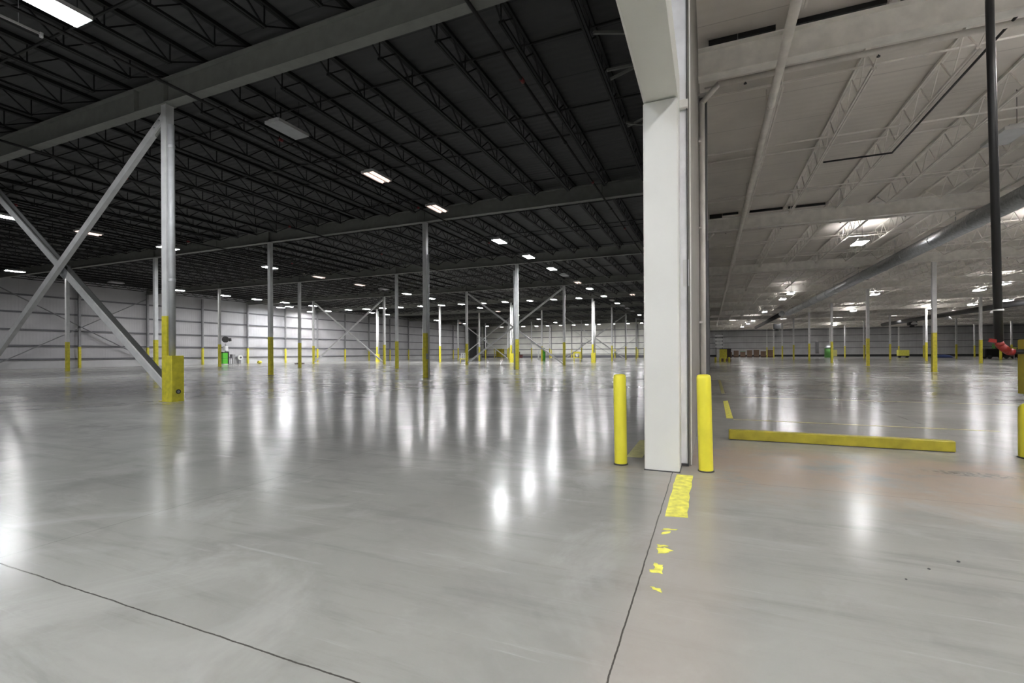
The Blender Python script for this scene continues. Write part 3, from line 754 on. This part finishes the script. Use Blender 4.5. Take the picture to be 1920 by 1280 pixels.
for k, pts in enumerate(fl.values()):
    out = []
    for a, b_ in zip(pts, pts[1:]+pts[:1]):
        for t in (0, .33, .67): out.append((a[0]+(b_[0]-a[0])*t+random.uniform(-.008,.008), a[1]+(b_[1]-a[1])*t+random.uniform(-.008,.008)))
    paint(out[::-1], '%s yellow paint fleck counted from the broad stripe towards the camera' % ORD[k+1])
paint([(.33,11.72),(.47,11.72),(.49,16.0),(.36,15.8)], 'clear yellow stripe along the floor behind the right bollard')
paint([(.37,18.6),(.48,18.7),(.50,27.7),(.38,27.7)], 'faded yellow stripe continuing along the dividing wall', 'yellow_faint')
paint([(.47,11.55),(4.95,11.55),(4.95,11.63),(.47,11.65)], 'thin yellow line across the white hall floor behind the curb', 'yellow_faint')
paint([(-1.12,6.9),(-.9,6.9),(-.9,8.3),(-1.12,8.3)], 'faded yellow stripe on the floor between left bollard and boxed column', 'yellow_faint')
paint([(1.0,17.3),(9.0,17.3),(9.0,17.36),(1.0,17.36)], 'faint pale line across the white hall floor beyond the yellow line', 'yellow_faint')

for k, (x, y, r) in enumerate(((1.62,4.32,.011),(1.38,4.10,.009),(1.95,4.16,.008),(2.28,4.55,.012),(2.20,3.95,.010),(1.18,3.86,.007))):
    o = MB(); o.lathe((x,y,.0005), [(r,0),(r*1.1,r*.35),(r*.5,r*.8)], 7)
    tag(o.build('debris_chip', M['dark_grey']), 'tiny dark chip on the bare floor at lower right, %s of six' % ORD[k+1], 'debris', 'chips on the floor at lower right')
# ------------------------------------------------------------------ things standing far off
# dark hall
gm = empty('floor_scrubber', (-67.0, 48.45, 0), 'bright green machine with black frame standing by the left wall', 'machine')
MB().bbox(-.35,.35,-.5,.3,.12,1.75,.04).build('body', M['green'], gm)
MB().box(-.38,.38,.3,.46,.05,1.95).build('side_frame', M['black'], gm)
MB().box(-.38,.38,-.53,.3,1.75,1.9).build('top_frame', M['black'], gm)
MB().box(-.36,.36,-.51,.3,.9,.93).build('seam', M['dark_grey'], gm)
MB().box(-.34,.34,-.5,.3,.0,.12).build('skirt', M['white'], gm)
fp = empty('pedestal_fan', (-68.5, 49.7, 0), 'grey fan on a white post behind the green machine', 'fan')
MB().tube((0,0,0), (0,0,3.2), .06, 10).build('post', M['wall_column'], fp)
MB().lathe((0,0,0), [(.35,0),(.35,.05),(.1,.1)], 16).build('base', M['wall_column'], fp)
MB().tube((-.08,.08,3.8), (.08,-.08,3.8), .48, 20).build('cage', M['dark_grey'], fp)
MB().tube((.1,.45,3.75), (.3,.75,3.8), .26, 14).build('motor', M['dark_grey'], fp)
MB().bbox(-.28,.28,-.28,.28,2.1,2.8,.08).build('control_box', M['white'], fp)
sd = empty('work_stand', (-67.0, 49.75, 0), 'small grey stand on thin legs right of the green machine', 'stand')
MB().box(-.28,.28,-.25,.25,1.0,1.5).build('cabinet', M['wall_column'], sd)
for sx in (-1,1):
    for sy in (-1,1): MB().beam((sx*.22,sy*.2,0), (sx*.22,sy*.2,1.0), .05, .05).build('leg', M['wall_column'], sd)
cr = empty('hose_reel', (-70.15, 53.3, 0), 'white round hose reel low on the left wall', 'hose reel')
MB().tube((0,0,1.0), (.25,0,1.0), .42, 20).build('drum', M['white'], cr)
MB().tube((.25,0,1.0), (.3,0,1.0), .15, 14).build('hub', M['dark_grey'], cr)
MB().box(-.1,.05,-.2,.2,.0,1.3).build('bracket', M['wall_column'], cr)
yb = empty('tipped_barrow', (-67.0, 54.4, 0), 'small yellow barrow lying on the floor by the bright wall', 'barrow')
MB().lathe((0,0,0), [(.14,0),(.32,.1),(.36,.3),(.2,.48)], 8).build('tub', M['yellow'], yb)
MB().beam((.1,0,.25), (.3,-.7,.05), .06, .06).build('handle', M['yellow_dull'], yb)
dg = empty('debris_pallet', (-56.9, 53.3, 0), 'low dark pallet leaning beside a column near the bright wall', 'pallet')
MB().box(-.9,.3,-.4,.4,.1,.16).build('deck_board', M['brown_dark'], dg)
for sx in (-.8,-.3,.2): MB().box(sx-.06,sx+.06,-.4,.4,0,.1).build('runner', M['brown_dark'], dg)
def guard(loc, w, h, label, panel):
    o = empty('guard_rail', loc, label, 'guard rail')
    for sx in (-1,1): MB().tube((sx*w/2,0,0), (sx*w/2,0,h), .075, 12).build('post', M['yellow'], o)
    MB().tube((-w/2,0,h), (w/2,0,h), .075, 12).build('top_rail', M['yellow'], o)
    if panel == 'white':
        f_ = MB(); f_.box(-.36,-.22,-.06,.06,h,h+.95); f_.box(.4,.54,-.06,.06,h,h+.95); f_.box(-.22,.4,-.06,.06,h+.8,h+.95); f_.box(-.22,.4,-.06,.06,h,h+.1)
        f_.build('sign_frame', M['white'], o)
        MB().box(-.04,.22,-.03,.03,h+.1,h+.8).build('mullion', M['white'], o)
    elif panel:
        f_ = MB(); f_.box(-.62,-.42,-.06,.06,h,h+1.0); f_.box(.42,.62,-.06,.06,h,h+1.0); f_.box(-.42,.42,-.06,.06,h+.7,h+1.0)
        f_.build('hoop', M['yellow'], o)
        MB().box(-.15,.15,-.15,.15,h+.2,h+.6).build('plate', M['white'], o)
    return o
guard((-36.3, 66.3, 0), 1.0, .62, 'yellow guard hoop carrying a white open frame, left of the second X brace', 'white')
guard((-20.4, 76.5, 0), 1.05, .68, 'yellow guard hoop with a yellow arch and pale plate, before the far X brace', 'yellow')
gd = empty('green_drum_stack', (-32.1, 93.5, 0), 'tall narrow lime green stack of drums in front of the cream far wall', 'drum stack')
MB().lathe((0,0,0), [(.38,0),(.38,1.35),(.34,1.4),(.38,1.45),(.38,2.3)], 20).build('drum', M['green'], gd)
MB().lathe((0,0,2.3), [(.28,0),(.28,.15),(.1,.25)], 16).build('lid', M['green_dull'], gd)
MB().box(-1.25,-1.05,-.1,.1,0,2.0).build('hand_truck', M['white'], gd)
yr = empty('storage_rack', (-61.5, 136.0, 0), 'dull yellow cage rack in the far corner of the dark hall', 'rack')
for sx in (-1,1):
    for sy in (-1,1): MB().beam((sx*1.3,sy*.8,0), (sx*1.3,sy*.8,2.9), .16, .16).build('upright', M['yellow_dull'], yr)
MB().box(-1.3,1.3,.72,.8,.3,2.8).build('back_panel', M['yellow_dull'], yr)
for z in (.4, 1.5, 2.7): MB().box(-1.4,1.4,-.85,.85,z,z+.12).build('shelf', M['yellow_dull'], yr)
for k, (x, z) in enumerate(((-57.0,0),(-55.3,0),(-56.2,.95))):
    o = empty('crate', (x, 138.0, z), ['left of the two lower dark maroon crates by the far wall', 'right of the two lower dark maroon crates by the far wall', 'dark maroon crate on top of the pair by the far wall'][k], 'crate', 'maroon crates by the far wall')
    MB().box(-.8,.8,-.5,.5,.05,.95).build('body', M['maroon'], o)
    MB().box(-.8,.8,-.52,.52,0,.05).build('base', M['brown_dark'], o)
dp = empty('tall_dark_post', (-62.9, 129.0, 0), 'tall very dark steel tower post near the far corner', 'post')
MB().box(-.45,.45,-.3,.3,2.2,DECK_L-.75).build('shaft', M['black'], dp)
MB().box(-.35,.35,-.3,.3,0,2.2).build('foot', M['brown_dark'], dp)
MB().box(-.6,.6,-.35,.35,5.1,5.5).build('collar', M['wall_column'], dp)

# white hall
yc = empty('control_cabinet', (1.85, 84.0, 0), 'yellow cabinet with brown side standing by the dividing wall far ahead', 'cabinet')
MB().box(-.45,.65,-.4,.4,.45,1.95).build('body', M['yellow'], yc)
MB().box(.65,1.25,-.4,.4,.5,1.98).build('side_panel', M['brown_dark'], yc)
MB().box(-.45,1.25,-.45,.45,1.95,2.02).build('top', M['dark_grey'], yc)
MB().box(-.9,-.45,-.3,.3,0,1.9).build('white_tank', M['white'], yc)
MB().box(-.45,1.25,-.35,.35,0,.45).build('plinth', M['brown'], yc)
for k, x in enumerate((.72, 1.35, 1.95, 2.55)):
    o = empty('guard_post', (x, 76.0, 0), '%s small yellow guard post before the yellow cabinet, from the wall' % ORD[k+1], 'bollard', 'guard posts by the yellow cabinet')
    MB().tube((0,0,.02), (0,0,.75), .14, 12).build('post', M['yellow'], o)
    MB().box(-.2,.2,-.2,.2,0,.02).build('base_plate', M['yellow_dull'], o)
nb = empty('notice_board', (.9, 88.0, 0), 'pale ladder like rack of notices on the dividing wall above the yellow cabinet', 'notice rack')
for z in (2.3, 2.9, 3.5, 4.1): MB().box(-.1,1.1,-.05,.05,z,z+.3).build('panel', M['white'], nb)
MB().beam((.0,.08,0), (.0,.08,4.6), .08, .08).build('upright', M['dark_grey'], nb)
MB().beam((1.0,.08,0), (1.0,.08,4.6), .08, .08).build('upright', M['dark_grey'], nb)
for k in range(7):
    x = 5.2+1.75*k
    o = empty('pallet_load', (x, 152.0, 0), '%s pallet of brown cartons in the far row, counted from the yellow cabinet' % ORD[k+1], 'pallet load', 'pallets of cartons by the far end wall')
    MB().box(-.7,.7,-.6,.6,.0,.15).build('pallet', M['brown_dark'], o)
    MB().box(-.65,.65,-.55,.55,.15,[1.5,1.9,1.5,2.0,2.1,1.7,2.1][k]).build('cartons', M['brown'], o)
    zt_ = [1.5,1.9,1.5,2.0,2.1,1.7,2.1][k]
    MB().box(-.7,.72,-.58,.58,zt_,zt_+.12).build('wrap_top', M['white'] if k != 2 else M['green_dull'], o)
    if k % 2: MB().box(.66,.74,-.56,.56,.6,zt_).build('wrap_side', M['white'], o)
gt = empty('green_tank', (27.5, 140.0, 0), 'dark green round tank with shiny dome and cream side box at the far end', 'tank')
MB().lathe((0,0,0), [(1.0,0),(1.0,2.2),(.9,2.3)], 20).build('tank_body', M['green_dull'], gt)
MB().lathe((0,0,2.3), [(1.1,0),(1.0,.45),(.6,.8),(.2,.95)], 20).build('dome', M['galv'], gt)
MB().box(.7,1.5,-.9,-.3,.3,1.9).build('side_box', M['yellow_faint'], gt)
MB().box(-2.9,-2.2,-.2,.2,1.0,4.0).build('stand_pipe_panel', M['dark_grey'], gt)
yk = empty('yellow_skip', (40.6, 134.0, 0), 'pale yellow box trolley far off at right of the white hall', 'trolley')
MB().bbox(-1.0,1.0,-.6,.6,.45,1.75,.05).build('box', M['yellow_line'], yk)
for sx in (-.7,.7): MB().tube((sx,-.5,.22), (sx,.5,.22), .22, 14).build('wheel', M['black'], yk)
MB().beam((-.9,0,.4), (.9,0,.4), .9, .1).build('chassis', M['brown_dark'], yk)
bt = empty('tarp_bundle', (46.5, 131.0, 0), 'low blue covered bundle on the floor far off at right', 'bundle')
MB().lathe((0,0,0), [(1.5,0),(1.4,.35),(1.0,.6),(.4,.7)], 12).build('cover', M['blue'], bt); bt.scale = (1.3,.6,1)
MB().lathe((0,0,.0), [(1.55,0),(1.55,.08),(1.4,.1)], 12).build('rope', M['dark_grey'], bt)
for k, (px, py, w, h, lab) in enumerate(((49.6,117.5,2.6,1.9,'dark machine with green top behind the far columns at right'), (54.0,117.5,3.2,1.7,'low long black machine at the far right beside the yellow cabinet'))):
    o = empty('parked_machine', (px, py, 0), lab, 'machine')
    MB().bbox(-w*.7,w*.7,-1,1,.35,h,.15).build('body', M['black'], o)
    for sx in (-.45,.45):
        for sy in (-1,1): MB().tube((sx*w,sy*.8,.35), (sx*w,sy*1.05,.35), .35, 16).build('wheel', M['dark_grey'], o)
    if k == 0: MB().box(-.2,1.2,-.6,.6,h,h+.9).build('cab', M['green_dull'], o)
    else: MB().box(-1.6,.4,-.6,.6,h,h+.25).build('cover', M['dark_grey'], o)
yp = empty('yellow_sign_post', (51.2, 115.0, 0), 'small yellow marker post between the two dark machines at far right', 'post')
MB().box(-.3,.3,-.05,.05,1.1,2.1).build('plate', M['yellow_line'], yp)
MB().tube((0,.06,0), (0,.06,1.6), .05, 10).build('stake', M['white'], yp)

# ------------------------------------------------------------------ world, camera, view
wd = bpy.data.worlds.new('world'); SC.world = wd; wd.use_nodes = True
wd.node_tree.nodes['Background'].inputs['Color'].default_value = (0,0,0,1)
wd.node_tree.nodes['Background'].inputs['Strength'].default_value = 0
F_PX, HOR, VPX, ROLL = 884.97, 661.68, 1331.67, -0.005
yaw = math.atan((VPX-960)/F_PX)
Fv = Vector((-math.sin(yaw), math.cos(yaw), 0)); Rv = Vector((math.cos(yaw), math.sin(yaw), 0)); Uv = Rv.cross(Fv)
Rr = Rv*math.cos(ROLL)+Uv*math.sin(ROLL); Ur = Uv*math.cos(ROLL)-Rv*math.sin(ROLL)
cam = bpy.data.cameras.new('camera'); co = bpy.data.objects.new('camera', cam); COL.objects.link(co)
mw = Matrix((Rr, Ur, -Fv)).transposed().to_4x4(); mw.translation = Vector((0,0,1.5)); co.matrix_world = mw
cam.sensor_fit = 'HORIZONTAL'; cam.sensor_width = 36; cam.lens = 36*F_PX/1920
cam.shift_y = (HOR-640)/1920; cam.clip_end = 500; cam.clip_start = .05
SC.camera = co
vs = SC.view_settings; vs.view_transform = 'Standard'; vs.look = 'None'; vs.gamma = 1; vs.use_curve_mapping = False
vs.exposure = 1.14
